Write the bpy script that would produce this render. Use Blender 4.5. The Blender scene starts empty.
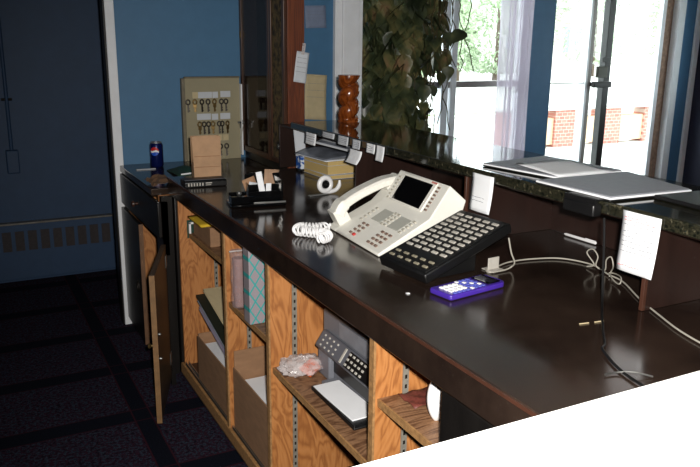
import bpy, math, random
from mathutils import Vector, Matrix, Euler
S = bpy.context.scene
COL = S.collection
R = math.radians
random.seed(7)

# ------------------------------------------------------------------ camera
FPX, PITCH, ROLL, YAW = 751.0, .25305, .01252, .4842
CAM = Vector((0, 0, 1.50))
_sy, _cy, _sp, _cp = math.sin(YAW), math.cos(YAW), math.sin(PITCH), math.cos(PITCH)
FWD = Vector((_sy*_cp, _cy*_cp, -_sp)); _r = Vector((_cy, -_sy, 0)); _u = _r.cross(FWD)
RGT = math.cos(ROLL)*_r + math.sin(ROLL)*_u
UPV = -math.sin(ROLL)*_r + math.cos(ROLL)*_u
cd = bpy.data.cameras.new('camera'); cam = bpy.data.objects.new('camera', cd); COL.objects.link(cam)
cd.sensor_width = 36; cd.sensor_fit = 'HORIZONTAL'; cd.lens = FPX/700*36; cd.clip_start = .02; cd.clip_end = 300
m = Matrix((RGT, UPV, -FWD)).transposed().to_4x4(); m.translation = CAM
cam.matrix_world = m
S.camera = cam

# ------------------------------------------------------------------ sky, flash, exposure
w = bpy.data.worlds.new('sky'); S.world = w; w.use_nodes = True
bg = w.node_tree.nodes['Background']
bg.inputs[0].default_value = (.90, .96, 1, 1); bg.inputs[1].default_value = 7.0      # flat white overcast sky
fl = bpy.data.lights.new('camera_flash', 'SPOT'); fl.energy = 300; fl.spot_size = R(88); fl.spot_blend = .85
fl.shadow_soft_size = .022; fl.color = (1, .96, .90)
flo = bpy.data.objects.new('camera_flash', fl); COL.objects.link(flo)
flo.location = CAM + UPV*.045 + RGT*.045
aim = (FWD + RGT*.10 - UPV*.06)
flo.rotation_euler = aim.to_track_quat('-Z', 'Y').to_euler()
S.view_settings.view_transform = 'Standard'; S.view_settings.look = 'None'
S.view_settings.exposure = 0.0; S.view_settings.gamma = 1; S.view_settings.use_curve_mapping = False
S.cycles.max_bounces = 8; S.cycles.transparent_max_bounces = 16; S.cycles.caustics_reflective = False; S.cycles.caustics_refractive = False
S.cycles.sample_clamp_indirect = 4

# ------------------------------------------------------------------ materials
def srgb(r, g, b):
    f = lambda c: (c/255/12.92) if c/255 <= .04045 else ((c/255+.055)/1.055)**2.4
    return (f(r), f(g), f(b), 1)
class N:
    def __init__(s, name):
        s.mat = bpy.data.materials.new(name); s.mat.use_nodes = True; s.t = s.mat.node_tree; s.p = s.t.nodes['Principled BSDF']; s.out = s.t.nodes['Material Output']
    def n(s, typ, **kw):
        x = s.t.nodes.new(typ)
        for k, v in kw.items():
            if k.startswith('i_'): x.inputs[k[2:].replace('_', ' ')].default_value = v
            else: setattr(x, k, v)
        return x
    def l(s, a, b): s.t.links.new(a, b)
    def coord(s, scale=(1, 1, 1), rot=(0, 0, 0), kind='Object'):
        c = s.n('ShaderNodeTexCoord'); mp = s.n('ShaderNodeMapping'); mp.inputs['Scale'].default_value = scale; mp.inputs['Rotation'].default_value = rot
        s.l(c.outputs[kind], mp.inputs[0]); return mp.outputs[0]
    def noise(s, vec, scale, detail=4, rough=.55, dist=0):
        x = s.n('ShaderNodeTexNoise'); x.inputs['Scale'].default_value = scale; x.inputs['Detail'].default_value = detail; x.inputs['Roughness'].default_value = rough; x.inputs['Distortion'].default_value = dist
        s.l(vec, x.inputs['Vector']); return x.outputs[0]
    def ramp(s, fac, stops, interp='LINEAR'):
        x = s.n('ShaderNodeValToRGB'); x.color_ramp.interpolation = interp; e = x.color_ramp.elements
        while len(e) < len(stops): e.new(.5)
        for a, (p, c) in zip(e, stops): a.position = p; a.color = c
        s.l(fac, x.inputs[0]); return x.outputs[0]
    def math(s, op, a, b=None):
        x = s.n('ShaderNodeMath', operation=op)
        for i, v in enumerate((a, b)):
            if v is None: continue
            if isinstance(v, (int, float)): x.inputs[i].default_value = v
            else: s.l(v, x.inputs[i])
        return x.outputs[0]
    def mix(s, fac, a, b, mode='MIX'):
        x = s.n('ShaderNodeMix', data_type='RGBA', blend_type=mode)
        if isinstance(fac, (int, float)): x.inputs[0].default_value = fac
        else: s.l(fac, x.inputs[0])
        for i, v in ((6, a), (7, b)):
            if isinstance(v, tuple): x.inputs[i].default_value = v
            else: s.l(v, x.inputs[i])
        return x.outputs[2]
    def bump(s, h, strength=.2, dist=.002):
        x = s.n('ShaderNodeBump'); x.inputs['Strength'].default_value = strength; x.inputs['Distance'].default_value = dist
        s.l(h, x.inputs['Height']); s.l(x.outputs[0], s.p.inputs['Normal'])
MATS = {}
def pm(name, c, rough=.5, metal=0, var=.12, scale=30, bump=0, coat=0, spec=.5, vs=(1, 1, 1)):
    if name in MATS: return MATS[name]
    k = N(name); k.p.inputs['Roughness'].default_value = rough; k.p.inputs['Metallic'].default_value = metal
    k.p.inputs['Coat Weight'].default_value = coat; k.p.inputs['Specular IOR Level'].default_value = spec
    col = srgb(*c); v = k.coord(vs); nz = k.noise(v, scale)
    d = tuple(x*(1-var) for x in col[:3])+(1,); b = tuple(min(1, x*(1+var)) for x in col[:3])+(1,)
    k.l(k.ramp(nz, [(.3, d), (.7, b)]), k.p.inputs['Base Color'])
    if bump: k.bump(nz, bump)
    MATS[name] = k.mat; return k.mat

def plywood(name, a, b, c, scale=(1, 1, .22)):
    k = N(name); v = k.coord(scale); n1 = k.noise(v, 11, 3, .5, .9)
    wv = k.math('FRACT', k.math('MULTIPLY', n1, 10.0)); tri = k.math('ABSOLUTE', k.math('SUBTRACT', wv, .5))
    fine = k.noise(k.coord((90, 90, 6)), 2.0, 3)
    g = k.math('ADD', k.math('MULTIPLY', tri, 1.5), k.math('MULTIPLY', k.math('SUBTRACT', fine, .5), .7))
    k.l(k.ramp(g, [(.05, srgb(*a)), (.42, srgb(*b)), (.9, srgb(*c))]), k.p.inputs['Base Color'])
    k.p.inputs['Roughness'].default_value = .5; k.bump(g, .08); return k.mat
PLY = plywood('fir_plywood', (150, 94, 50), (176, 116, 64), (188, 128, 76), (1, 1, .30))
SHELFWOOD = plywood('worn_shelf_board', (92, 62, 42), (126, 92, 66), (150, 114, 84), (.3, 1.2, 1))
PLYEDGE = pm('plywood_edge', (150, 112, 70), .7, scale=80, var=.3)

k = N('carpet'); v = k.coord()
sp = k.n('ShaderNodeSeparateXYZ'); k.l(v, sp.inputs[0])
def band(o, off, per, wd): return k.math('LESS_THAN', k.math('FRACT', k.math('DIVIDE', k.math('ADD', o, off), per)), wd/per)
bb = k.math('MAXIMUM', band(sp.outputs[1], .06, .48, .10), band(sp.outputs[0], -.52, .72, .07))
ln = k.math('MAXIMUM', k.math('MAXIMUM', band(sp.outputs[1], .064, .48, .006), band(sp.outputs[1], -.034, .48, .006)),
            k.math('MAXIMUM', band(sp.outputs[0], -.515, .72, .006), band(sp.outputs[0], -.585, .72, .006)))
nz = k.noise(v, 75, 2, .6)
field = k.ramp(nz, [(.40, srgb(12, 16, 27)), (.47, srgb(56, 26, 42)), (.52, srgb(15, 21, 34)), (.60, srgb(52, 62, 78)), (.66, srgb(13, 17, 28))])
bandc = k.ramp(k.noise(v, 160, 2), [(.4, srgb(8, 11, 22)), (.7, srgb(16, 20, 32))])
c = k.mix(bb, field, bandc); c = k.mix(ln, c, srgb(48, 20, 30))
k.l(c, k.p.inputs['Base Color']); k.p.inputs['Roughness'].default_value = .95; k.p.inputs['Specular IOR Level'].default_value = .1
k.bump(k.noise(v, 400, 2), .5, .004); CARPET = k.mat

k = N('black_laminate'); v = k.coord()
n1 = k.noise(v, 3.2, 5, .65); n2 = k.noise(k.coord((1, 1, 1), (0, 0, .5)), 260, 2, .5); n3 = k.noise(k.coord((30, 3, 1), (0, 0, .7)), 3, 4, .7)
base = k.ramp(n1, [(.35, srgb(30, 22, 19)), (.62, srgb(48, 37, 31)), (.75, srgb(62, 50, 42))])
base = k.mix(k.ramp(n2, [(.72, (0, 0, 0, 1)), (.78, (1, 1, 1, 1))]), base, srgb(84, 78, 72))
base = k.mix(k.ramp(n3, [(.66, (0, 0, 0, 1)), (.76, (.35, .35, .35, 1))]), base, srgb(72, 62, 55))
k.l(base, k.p.inputs['Base Color'])
k.l(k.ramp(n1, [(.3, (.09,)*3+(1,)), (.7, (.22,)*3+(1,))]), k.p.inputs['Roughness']); LAM = k.mat

k = N('polished_granite'); v = k.coord()
vo = k.n('ShaderNodeTexVoronoi'); vo.inputs['Scale'].default_value = 110; k.l(v, vo.inputs['Vector'])
n1 = k.noise(v, 60, 5, .7)
g = k.math('ADD', k.math('MULTIPLY', n1, .8), k.math('MULTIPLY', vo.outputs['Distance'], .35))
k.l(k.ramp(g, [(.38, srgb(10, 12, 10)), (.50, srgb(24, 26, 20)), (.58, srgb(50, 48, 36)), (.64, srgb(16, 18, 14)), (.8, srgb(84, 80, 64))]), k.p.inputs['Base Color'])
k.p.inputs['Roughness'].default_value = .06; k.p.inputs['Specular IOR Level'].default_value = .9; GRANITE = k.mat

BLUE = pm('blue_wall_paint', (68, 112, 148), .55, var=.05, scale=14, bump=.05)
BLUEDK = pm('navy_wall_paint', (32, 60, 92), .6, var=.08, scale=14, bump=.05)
NAVY = pm('dark_navy_paint', (30, 32, 52), .6, var=.08)
WHITETRIM = pm('white_trim_paint', (234, 236, 240), .45, var=.04, scale=12)
WHITE = pm('white_laminate', (240, 240, 238), .4, var=.02)
BLACKWOOD = pm('black_painted_wood', (20, 18, 17), .35, var=.3, scale=25, vs=(1, 1, .2))
BROWNPANEL = pm('dark_brown_panel', (40, 26, 22), .35, var=.25, scale=18, vs=(1, 1, .15))
BROWNLIT = pm('brown_trim_lit_edge', (66, 40, 30), .4, var=.2, vs=(1, 1, .2))
REDWOOD = plywood('reddish_stained_wood', (84, 40, 22), (104, 52, 28), (116, 62, 34), (2, 2, .12))
FRAMEWOOD = pm('dark_frame_wood', (66, 42, 30), .35, var=.25, scale=20, vs=(1, 1, .2))
CEIL = pm('ceiling_paint', (205, 203, 198), .9, var=.03)
STEEL = pm('zinc_steel', (150, 150, 148), .35, .9, var=.15)
BRASS = pm('brass', (120, 98, 60), .4, .8, var=.25, scale=60)
DARKSTEEL = pm('dark_steel', (62, 58, 54), .4, .8, var=.2)
PAPER = pm('white_paper', (236, 238, 242), .8, var=.03, scale=12)
PAPERG = pm('grey_white_paper', (196, 200, 206), .8, var=.06, scale=12)
KRAFT = pm('kraft_paper', (178, 142, 110), .85, var=.1, scale=22, bump=.15)
CARDB = pm('cardboard', (140, 106, 78), .85, var=.12, scale=16, bump=.1, vs=(1, 1, 3))
MANILA = pm('manila_card', (192, 176, 140), .8, var=.06)
YELLOW = pm('yellow_pad', (214, 176, 40), .8, var=.06)
PHONE = pm('phone_ivory_plastic', (228, 226, 218), .4, var=.02)
PHONEGREY = pm('phone_grey_panel', (176, 176, 168), .5, var=.04)
KEYGREY = pm('phone_key_grey', (176, 172, 160), .5, var=.03)
KEYBROWN = pm('phone_key_brown', (118, 96, 84), .5, var=.05)
RED = pm('red_plastic', (190, 36, 34), .4, var=.05)
BLACKPL = pm('black_plastic', (17, 17, 18), .38, var=.12, scale=40)
BLACKGLOSS = pm('black_gloss', (8, 8, 9), .08, var=.1, coat=.5)
KEYLIGHT = pm('light_key_label', (176, 172, 164), .5, var=.08)
PURPLE = pm('purple_plastic', (64, 40, 146), .3, var=.05, coat=.3)
KEYBLUE = pm('slate_blue_key', (92, 100, 190), .4, var=.05)
GREYPL = pm('grey_plastic', (112, 114, 122), .45, var=.04)
GREYPLD = pm('dark_grey_plastic', (92, 94, 102), .45, var=.05)
LCD = pm('lcd_grey', (42, 42, 52), .12, var=.05)
WHITEPL = pm('white_plastic', (238, 238, 240), .3, var=.02)
CREAM = pm('cream_board', (150, 142, 116), .7, var=.05, scale=10)
CANBLUE = pm('can_blue', (14, 26, 84), .25, .35, var=.06)
INKG = pm('grey_ink', (120, 122, 132), .8); INKR = pm('red_ink', (206, 108, 112), .8)
BOOKPG = pm('book_page_edges', (196, 170, 112), .85, var=.14, scale=30, vs=(.3, .3, 40))
MAGG = pm('magazine_grey', (132, 138, 150), .35, var=.45, scale=14)
MATGREY = pm('grey_vinyl', (136, 138, 146), .55, var=.06, scale=60)
GREEN = pm('dark_green_cloth', (18, 58, 46), .8, var=.2)
GALV = pm('aluminium', (150, 152, 152), .4, .6, var=.06)
BRONZE = pm('bronze_aluminium', (30, 28, 27), .5, 0, var=.08)
RAILGREY = pm('grey_rail', (156, 150, 146), .5, var=.05)
STANDARD = pm('shelf_standard_metal', (142, 138, 128), .45, .3, var=.2, scale=60)
CABLEW = pm('grey_white_cable', (160, 156, 146), .5, var=.05)
TWISTW = plywood('amber_turned_wood', (92, 42, 14), (122, 60, 22), (140, 76, 32), (1, 1, .4))
TWISTW.node_tree.nodes['Principled BSDF'].inputs['Roughness'].default_value = .2
BRICK = None
k = N('brick'); br = k.n('ShaderNodeTexBrick'); k.l(k.coord((4, 4, 4), (R(90), 0, 0)), br.inputs['Vector'])
br.inputs['Color1'].default_value = srgb(186, 124, 110); br.inputs['Color2'].default_value = srgb(166, 104, 92); br.inputs['Mortar'].default_value = srgb(190, 170, 160); br.inputs['Scale'].default_value = 1.2
k.l(br.outputs[0], k.p.inputs['Base Color']); k.p.inputs['Roughness'].default_value = .9; BRICK = k.mat
ASPH = pm('pale_concrete', (196, 194, 188), .9, var=.1, scale=3); GRASS = pm('grass', (120, 140, 84), .95, var=.25, scale=20)
PEACH = pm('peach_panel', (216, 184, 150), .8, var=.05); TREEG = pm('tree_leaves', (160, 174, 144), .8, var=.3, scale=4); TREEB = pm('tree_bark', (90, 76, 64), .9, var=.2)
BLDG = pm('pale_siding', (206, 204, 198), .8, var=.04)

def leafmat():
    k = N('leaf'); v = k.coord(); n1 = k.noise(v, 7, 3)
    k.l(k.ramp(n1, [(.34, srgb(36, 44, 30)), (.5, srgb(68, 76, 50)), (.62, srgb(112, 108, 70)), (.72, srgb(136, 110, 82))]), k.p.inputs['Base Color'])
    k.p.inputs['Roughness'].default_value = .35; return k.mat
LEAF = leafmat()
def glassmat(name, tint=(1, 1, 1, 1), refl=.08, rough=0.0, graze=.7):
    k = N(name); k.t.nodes.remove(k.p)
    tr = k.n('ShaderNodeBsdfTransparent'); tr.inputs[0].default_value = tint
    gl = k.n('ShaderNodeBsdfGlossy'); gl.inputs['Roughness'].default_value = rough
    lw = k.n('ShaderNodeLayerWeight'); lw.inputs[0].default_value = .5
    mx = k.n('ShaderNodeMixShader'); k.l(k.math('ADD', k.math('MULTIPLY', k.math('POWER', lw.outputs['Facing'], 4), graze), refl), mx.inputs[0]); k.l(tr.outputs[0], mx.inputs[1]); k.l(gl.outputs[0], mx.inputs[2]); k.l(mx.outputs[0], k.out.inputs[0])
    return k.mat
GLASS = glassmat('window_glass', (.94, .98, .97, 1), .03); CGLASS = glassmat('cabinet_glass', (.66, .64, .62, 1), .05, .02, .22)
def film(name, col, alpha, rough):
    k = N(name); k.p.inputs['Base Color'].default_value = srgb(*col); k.p.inputs['Roughness'].default_value = rough
    n1 = k.noise(k.coord(), 45, 4, .7); k.l(k.ramp(n1, [(.35, (alpha*.55,)*3+(1,)), (.7, (min(1, alpha*1.5),)*3+(1,))]), k.p.inputs['Alpha']); k.bump(n1, .6, .004); return k.mat
FILM2 = film('mauve_plastic_film', (190, 170, 174), .26, .12)
FILM = film('clear_plastic_film', (222, 214, 214), .46, .12)
def sheer():
    k = N('sheer_curtain'); k.t.nodes.remove(k.p)
    tr = k.n('ShaderNodeBsdfTransparent'); tl = k.n('ShaderNodeBsdfTranslucent'); df = k.n('ShaderNodeBsdfDiffuse')
    tl.inputs[0].default_value = srgb(178, 166, 178); df.inputs[0].default_value = srgb(210, 206, 216)
    a = k.n('ShaderNodeMixShader'); a.inputs[0].default_value = .5; k.l(tl.outputs[0], a.inputs[1]); k.l(df.outputs[0], a.inputs[2])
    b = k.n('ShaderNodeMixShader'); b.inputs[0].default_value = .80; k.l(tr.outputs[0], b.inputs[1]); k.l(a.outputs[0], b.inputs[2]); k.l(b.outputs[0], k.out.inputs[0])
    return k.mat
SHEER = sheer()
k = N('teal_lattice_print'); v = k.coord(); s_ = k.n('ShaderNodeSeparateXYZ'); k.l(v, s_.inputs[0])
def lat(sg):
    t = k.math('ADD', k.math('MULTIPLY', s_.outputs[0], 26*sg), k.math('MULTIPLY', s_.outputs[2], 17))
    return k.math('LESS_THAN', k.math('ABSOLUTE', k.math('SUBTRACT', k.math('FRACT', t), .5)), .075)
k.l(k.mix(k.math('MAXIMUM', lat(1), lat(-1)), srgb(150, 142, 148), srgb(58, 158, 156)), k.p.inputs['Base Color']); k.p.inputs['Roughness'].default_value = .4; TEAL = k.mat
k = N('olive_tapestry'); n1 = k.noise(k.coord(), 34, 3, .6)
k.l(k.ramp(n1, [(.36, srgb(34, 26, 18)), (.5, srgb(84, 70, 42)), (.62, srgb(106, 88, 54)), (.7, srgb(70, 38, 24))]), k.p.inputs['Base Color']); k.p.inputs['Roughness'].default_value = .8; OLIVE = k.mat

# ------------------------------------------------------------------ mesh builder
class MB:
    def __init__(s): s.v = []; s.f = []; s.mi = []; s.m = 0; s.T = Matrix()
    def mat(s, i): s.m = i; return s
    def at(s, loc=(0, 0, 0), rot=(0, 0, 0)): s.T = Matrix.Translation(loc) @ Euler(rot).to_matrix().to_4x4(); return s
    def add(s, vs, fs):
        o = len(s.v); s.v += [tuple(s.T @ Vector(p)) for p in vs]
        for f in fs: s.f.append([o+i for i in f]); s.mi.append(s.m)
        return s
    def box(s, x0, x1, y0, y1, z0, z1):
        vs = [(x, y, z) for z in (z0, z1) for y in (y0, y1) for x in (x0, x1)]
        return s.add(vs, [(0, 2, 3, 1), (4, 5, 7, 6), (0, 1, 5, 4), (2, 6, 7, 3), (0, 4, 6, 2), (1, 3, 7, 5)])
    def cbox(s, c, d): return s.box(c[0]-d[0]/2, c[0]+d[0]/2, c[1]-d[1]/2, c[1]+d[1]/2, c[2]-d[2]/2, c[2]+d[2]/2)
    def prism(s, pts, a, b, axis='x'):
        n = len(pts)
        mk = {'x': lambda p, t: (t, p[0], p[1]), 'y': lambda p, t: (p[0], t, p[1]), 'z': lambda p, t: (p[0], p[1], t)}[axis]
        vs = [mk(p, a) for p in pts]+[mk(p, b) for p in pts]
        return s.add(vs, [tuple(range(n))[::-1], tuple(range(n, 2*n))]+[(i, (i+1) % n, n+(i+1) % n, n+i) for i in range(n)])
    def tube(s, pts, r, n=8, closed=False):
        pts = [Vector(p) for p in pts]; rs = r if isinstance(r, (list, tuple)) else [r]*len(pts)
        vs = []; fs = []; prev = None
        for i, p in enumerate(pts):
            d = (pts[min(i+1, len(pts)-1)]-pts[max(i-1, 0)])
            d = d.normalized() if d.length > 1e-9 else Vector((0, 0, 1))
            if prev is None: a = d.orthogonal().normalized()
            else:
                a = prev - d*prev.dot(d); a = a.normalized() if a.length > 1e-6 else d.orthogonal().normalized()
            prev = a; b = d.cross(a)
            vs += [tuple(p+rs[i]*(math.cos(2*math.pi*j/n)*a+math.sin(2*math.pi*j/n)*b)) for j in range(n)]
        L = len(pts)
        for i in range(L-1):
            for j in range(n): fs.append((i*n+j, i*n+(j+1) % n, (i+1)*n+(j+1) % n, (i+1)*n+j))
        fs += [tuple(range(n))[::-1], tuple((L-1)*n+j for j in range(n))]
        return s.add(vs, fs)
    def lathe(s, prof, n=24):
        vs = []; fs = []
        for r, z in prof: vs += [(r*math.cos(2*math.pi*j/n), r*math.sin(2*math.pi*j/n), z) for j in range(n)]
        L = len(prof)
        for i in range(L-1):
            for j in range(n): fs.append((i*n+j, i*n+(j+1) % n, (i+1)*n+(j+1) % n, (i+1)*n+j))
        fs += [tuple(range(n))[::-1], tuple((L-1)*n+j for j in range(n))]
        return s.add(vs, fs)
    def grid(s, fn, nu, nv):
        vs = [fn(i/nu, j/nv) for j in range(nv+1) for i in range(nu+1)]
        return s.add(vs, [(j*(nu+1)+i, j*(nu+1)+i+1, (j+1)*(nu+1)+i+1, (j+1)*(nu+1)+i) for j in range(nv) for i in range(nu)])
    def build(s, name, mats, parent=None, loc=(0, 0, 0), rot=(0, 0, 0), smooth=True, bevel=0, solid=0, seg=2, kind=None, label=None):
        me = bpy.data.meshes.new(name); me.from_pydata(s.v, [], s.f)
        for mm in (mats if isinstance(mats, (list, tuple)) else [mats]): me.materials.append(mm)
        me.polygons.foreach_set('material_index', s.mi)
        me.update()
        if smooth:
            me.polygons.foreach_set('use_smooth', [True]*len(s.f)); me.set_sharp_from_angle(angle=R(38))
        o = bpy.data.objects.new(name, me); COL.objects.link(o); o.location = loc; o.rotation_euler = rot
        if parent: o.parent = parent
        if solid: md = o.modifiers.new('thick', 'SOLIDIFY'); md.thickness = solid; md.offset = 0
        if bevel: md = o.modifiers.new('bevel', 'BEVEL'); md.width = bevel; md.segments = seg; md.limit_method = 'ANGLE'; md.angle_limit = R(40)
        if kind: o['kind'] = kind
        if label: o['label'] = label
        return o
def tag(o, label, cat, group=None, kind=None):
    o['label'] = label; o['category'] = cat
    if group: o['group'] = group
    if kind: o['kind'] = kind
    return o
def thing(name, label, cat, loc=(0, 0, 0), rot=(0, 0, 0), group=None):
    o = bpy.data.objects.new(name, None); COL.objects.link(o); o.location = loc; o.rotation_euler = rot; o.empty_display_size = .05
    return tag(o, label, cat, group)
def B(name, mat, parent, *a, **kw): return MB().box(*a).build(name, mat, parent, **kw)
def spline(pts, n=8):
    P = [Vector(p) for p in pts]; P = [P[0]*2-P[1]]+P+[P[-1]*2-P[-2]]; out = []
    for i in range(1, len(P)-2):
        for t in range(n):
            t /= n; a, b, c, d = P[i-1], P[i], P[i+1], P[i+2]
            out.append(.5*((2*b)+(-a+c)*t+(2*a-5*b+4*c-d)*t*t+(-a+3*b-3*c+d)*t**3))
    return out+[P[-2]]
STR = dict(kind='structure')

# ------------------------------------------------------------------ structure
B('floor', CARPET, None, -3, 7.2, -.6, 5.75, -.1, 0, **STR)
B('ceiling', CEIL, None, -3, 7.2, -.6, 5.75, 2.7, 2.8, **STR)
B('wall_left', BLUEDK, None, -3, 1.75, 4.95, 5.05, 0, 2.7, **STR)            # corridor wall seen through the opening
B('wall_lobby_side', BLUE, None, 1.75, 1.85, 3.99, 5.6, 0, 2.7, **STR)
B('wall_back', BLUE, None, .742, 1.943, 3.93, 3.99, 0, 2.7, **STR)            # wall carrying the key cabinet
wr = MB()
for a in ((-.6, 3.7, 0, 2.7), (3.7, 5.1, 0, .9), (3.7, 5.1, 2.2, 2.7), (5.1, 5.75, 0, 2.7)): wr.box(7.1, 7.2, a[0], a[1], a[2], a[3])
wr.build('wall_right', NAVY, None, smooth=False, **STR)
w2 = MB().box(7.12, 7.18, 3.7, 5.1, .9, .96).box(7.12, 7.18, 3.7, 5.1, 2.14, 2.2).box(7.12, 7.18, 3.7, 3.76, .96, 2.14).box(7.12, 7.18, 5.04, 5.1, .96, 2.14).build('added_window', WHITETRIM, None, bevel=.004, **STR)  # window added out of view to brighten the right lobby corner
B('pane', GLASS, w2, 7.147, 7.153, 3.76, 5.04, .96, 2.14, smooth=False)
B('wall_rear', BLUE, None, -3, 7.2, -.7, -.6, 0, 2.7, **STR)
B('wall_office_side', BLUE, None, -3.1, -3, -.7, 5.05, 0, 2.7, **STR)
wf = MB()
for a in ((1.75, 2.35, 0, 2.7), (2.35, 4.80, 0, .30), (2.35, 4.80, 2.35, 2.7), (4.80, 5.09, 0, 2.7), (5.09, 6.84, 2.35, 2.7), (6.84, 7.1, 0, 2.7)):
    wf.box(a[0], a[1], 5.6, 5.75, a[2], a[3])
wf.build('wall_front', BLUE, None, smooth=False, **STR)
MB().box(.698, .742, 3.905, 3.99, 0, 2.7).mat(1).box(.690, .698, 3.92, 3.99, 0, 2.7).build('trim_1', [WHITETRIM, BLACKWOOD], None, bevel=.002, **STR)
t2 = MB().box(1.943, 1.985, 3.90, 4.10, 0, 2.7).box(1.985, 2.09, 3.885, 4.10, 0, 2.7).box(2.09, 2.118, 3.90, 4.10, 0, 2.7)
t2.build('trim_2', WHITETRIM, None, bevel=.004, **STR)
B('trim_3', WHITETRIM, None, 7.02, 7.09, 5.57, 5.60, 0, 2.7, bevel=.004, **STR)

# window 1: fixed lights either side of a double mullion, grey rail, glass
w1 = MB().box(2.35, 4.80, 5.64, 5.72, .30, .36).box(2.35, 4.80, 5.64, 5.72, 2.29, 2.35).box(2.35, 2.41, 5.64, 5.72, .36, 2.29).box(4.74, 4.80, 5.64, 5.72, .36, 2.29)
w1.box(3.86, 3.93, 5.63, 5.72, .36, 2.29).box(3.96, 4.02, 5.63, 5.72, .36, 2.29)
w1.mat(1).box(2.41, 4.74, 5.645, 5.70, 1.09, 1.145)
o = w1.build('window_1', [WHITETRIM, RAILGREY], None, bevel=.004, **STR)
MB().box(2.41, 4.74, 5.675, 5.681, .36, 1.09).box(2.41, 4.74, 5.675, 5.681, 1.145, 2.29).build('pane', GLASS, o, smooth=False)
# door 1: sidelight, bronze stile, glazed leaf, white frame
d1 = MB().box(5.09, 5.115, 5.62, 5.74, 0, 2.35).mat(1).box(5.575, 5.60, 5.63, 5.73, 0, 2.35).box(6.745, 6.84, 5.58, 5.74, 0, 2.35).box(5.09, 6.745, 5.63, 5.73, 2.27, 2.35)
d1.mat(0).box(5.115, 5.60, 5.645, 5.665, 1.103, 1.113)
d1.mat(2).box(6.635, 6.745, 5.66, 5.74, 0, 2.30)
d1 = d1.build('door_1', [RAILGREY, WHITETRIM, pm('brick_brown_jamb', (146, 118, 100), .8, var=.3, scale=26)], None, bevel=.003, **STR)
B('pane', GLASS, d1, 5.115, 5.575, 5.68, 5.686, .05, 2.27, smooth=False)
B('pane', GLASS, d1, 5.655, 5.815, 5.68, 5.686, .1, 2.2, smooth=False)
lf = MB().box(5.60, 5.655, 5.64, 5.70, 0, 2.27).mat(1).box(5.815, 5.895, 5.63, 5.71, 0, 2.27).build('stile', [RAILGREY, BRONZE], d1, bevel=.004)
rl = MB().box(5.895, 6.635, 5.65, 5.70, 0, .10).box(5.895, 6.635, 5.65, 5.70, 2.17, 2.27).box(6.585, 6.635, 5.65, 5.70, .10, 2.17).build('door_leaf', [WHITETRIM], d1, bevel=.004)
B('pane', GLASS, rl, 5.895, 6.585, 5.672, 5.678, .10, 2.17, smooth=False)
B('push_bar', BRONZE, d1, 5.62, 5.86, 5.56, 5.60, 1.065, 1.125, bevel=.008)
MB().box(5.64, 5.66, 5.60, 5.64, 1.075, 1.115).box(5.82, 5.84, 5.60, 5.64, 1.075, 1.115).build('bar_bracket', BRONZE, d1)
B('lock_plate', pm('olive_plate', (58, 56, 38), .5), d1, 5.70, 5.83, 5.60, 5.634, 1.16, 1.27, bevel=.005)
B('latch', BRONZE, d1, 5.76, 5.84, 5.60, 5.634, 1.31, 1.36, bevel=.005)

# ------------------------------------------------------------------ outdoors
MB().box(-10, 60, 5.75, 80, -.2, -.06).box(7.2, 60, -30, 5.75, -.2, -.06).build('ground', ASPH, None, smooth=False, **STR)
tag(B('grass_strip', GRASS, None, 4, 30, 12.2, 13.4, -.06, -.02), 'strip of grass along the kerb outside the windows', 'grass', kind='stuff')
bw = thing('brick_wall', 'low red brick wall with peach panels outside the glass door', 'wall', (10, 8.8, -.06))
br = MB(); pn = MB()
for i in range(7):
    x = -2.9+i*.95; br.box(x, x+.42, -.12, .12, 0, .56); pn.box(x+.42, x+.95, -.08, .08, .04, .44)
br.build('brick_pier', BRICK, bw, smooth=False); pn.build('peach_panel', PEACH, bw, smooth=False)
B('coping', BLDG, bw, -3, 3.8, -.16, .16, .56, .62, bevel=.01)
kerb = tag(B('kerb', BLDG, None, 4, 26, 11.9, 12.15, -.06, .09, bevel=.02), 'pale concrete kerb along the grass outside', 'kerb')
bd = thing('building', 'pale long building across the street beyond the glass door', 'building', (34, 34, -.06))
B('wall', BLDG, bd, -8, 10, 0, 6, 0, 3.4); MB().prism([(-.6, 3.4), (6.6, 3.4), (3, 5.0)], -8.4, 10.4).build('roof', pm('roof_grey', (150, 150, 156), .9), bd, smooth=False)
for i in range(4): B('window', pm('far_glass', (120, 140, 150), .2), bd, -6.5+i*4.2, -4.3+i*4.2, -.04, .02, 1.0, 2.4)
def tree(x, y, h, wd, label, conifer, seed):
    rnd = random.Random(seed); t = thing('tree', label, 'tree', (x, y, -.06), group='trees across the road')
    MB().tube([(0, 0, 0), (.05, 0, h*.4), (0, .05, h*.9)], [.16, .12, .03], 8).build('trunk', TREEB, t)
    mb = MB()
    for i in range(1700):
        z = rnd.uniform(.12, 1)*h
        rr = wd*(1.02-z/h) if conifer else wd*math.sqrt(max(0, 1-((z/h-.55)/.47)**2))
        a = rnd.uniform(0, 6.283); q = rr*math.sqrt(rnd.uniform(.15, 1)); s = rnd.uniform(.07, .15)
        mb.at((q*math.cos(a), q*math.sin(a), z), (rnd.uniform(-1, 1), rnd.uniform(-1, 1), a))
        mb.add([(-s, 0, 0), (0, -s*.5, .02), (s*1.2, 0, -s*.3), (0, s*.5, .03)], [(0, 1, 2, 3)])
    mb.build('foliage', TREEG, t, smooth=False)
tree(16.0, 22.5, 4.4, 1.1, 'slim dark conifer behind the grey mullion outside', True, 1)
tree(18.6, 23.5, 3.1, 1.9, 'round pale green tree outside left of the curtain', False, 2)
tree(13.6, 21, 4.2, 1.8, 'leafy tree outside behind the indoor vine', False, 3)
tree(27, 27, 4.6, 2.2, 'leafy tree seen through the glass sidelight', False, 4)
tree(33, 27, 5.0, 2.4, 'leafy tree seen through the glazed door leaf', False, 5)

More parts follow.
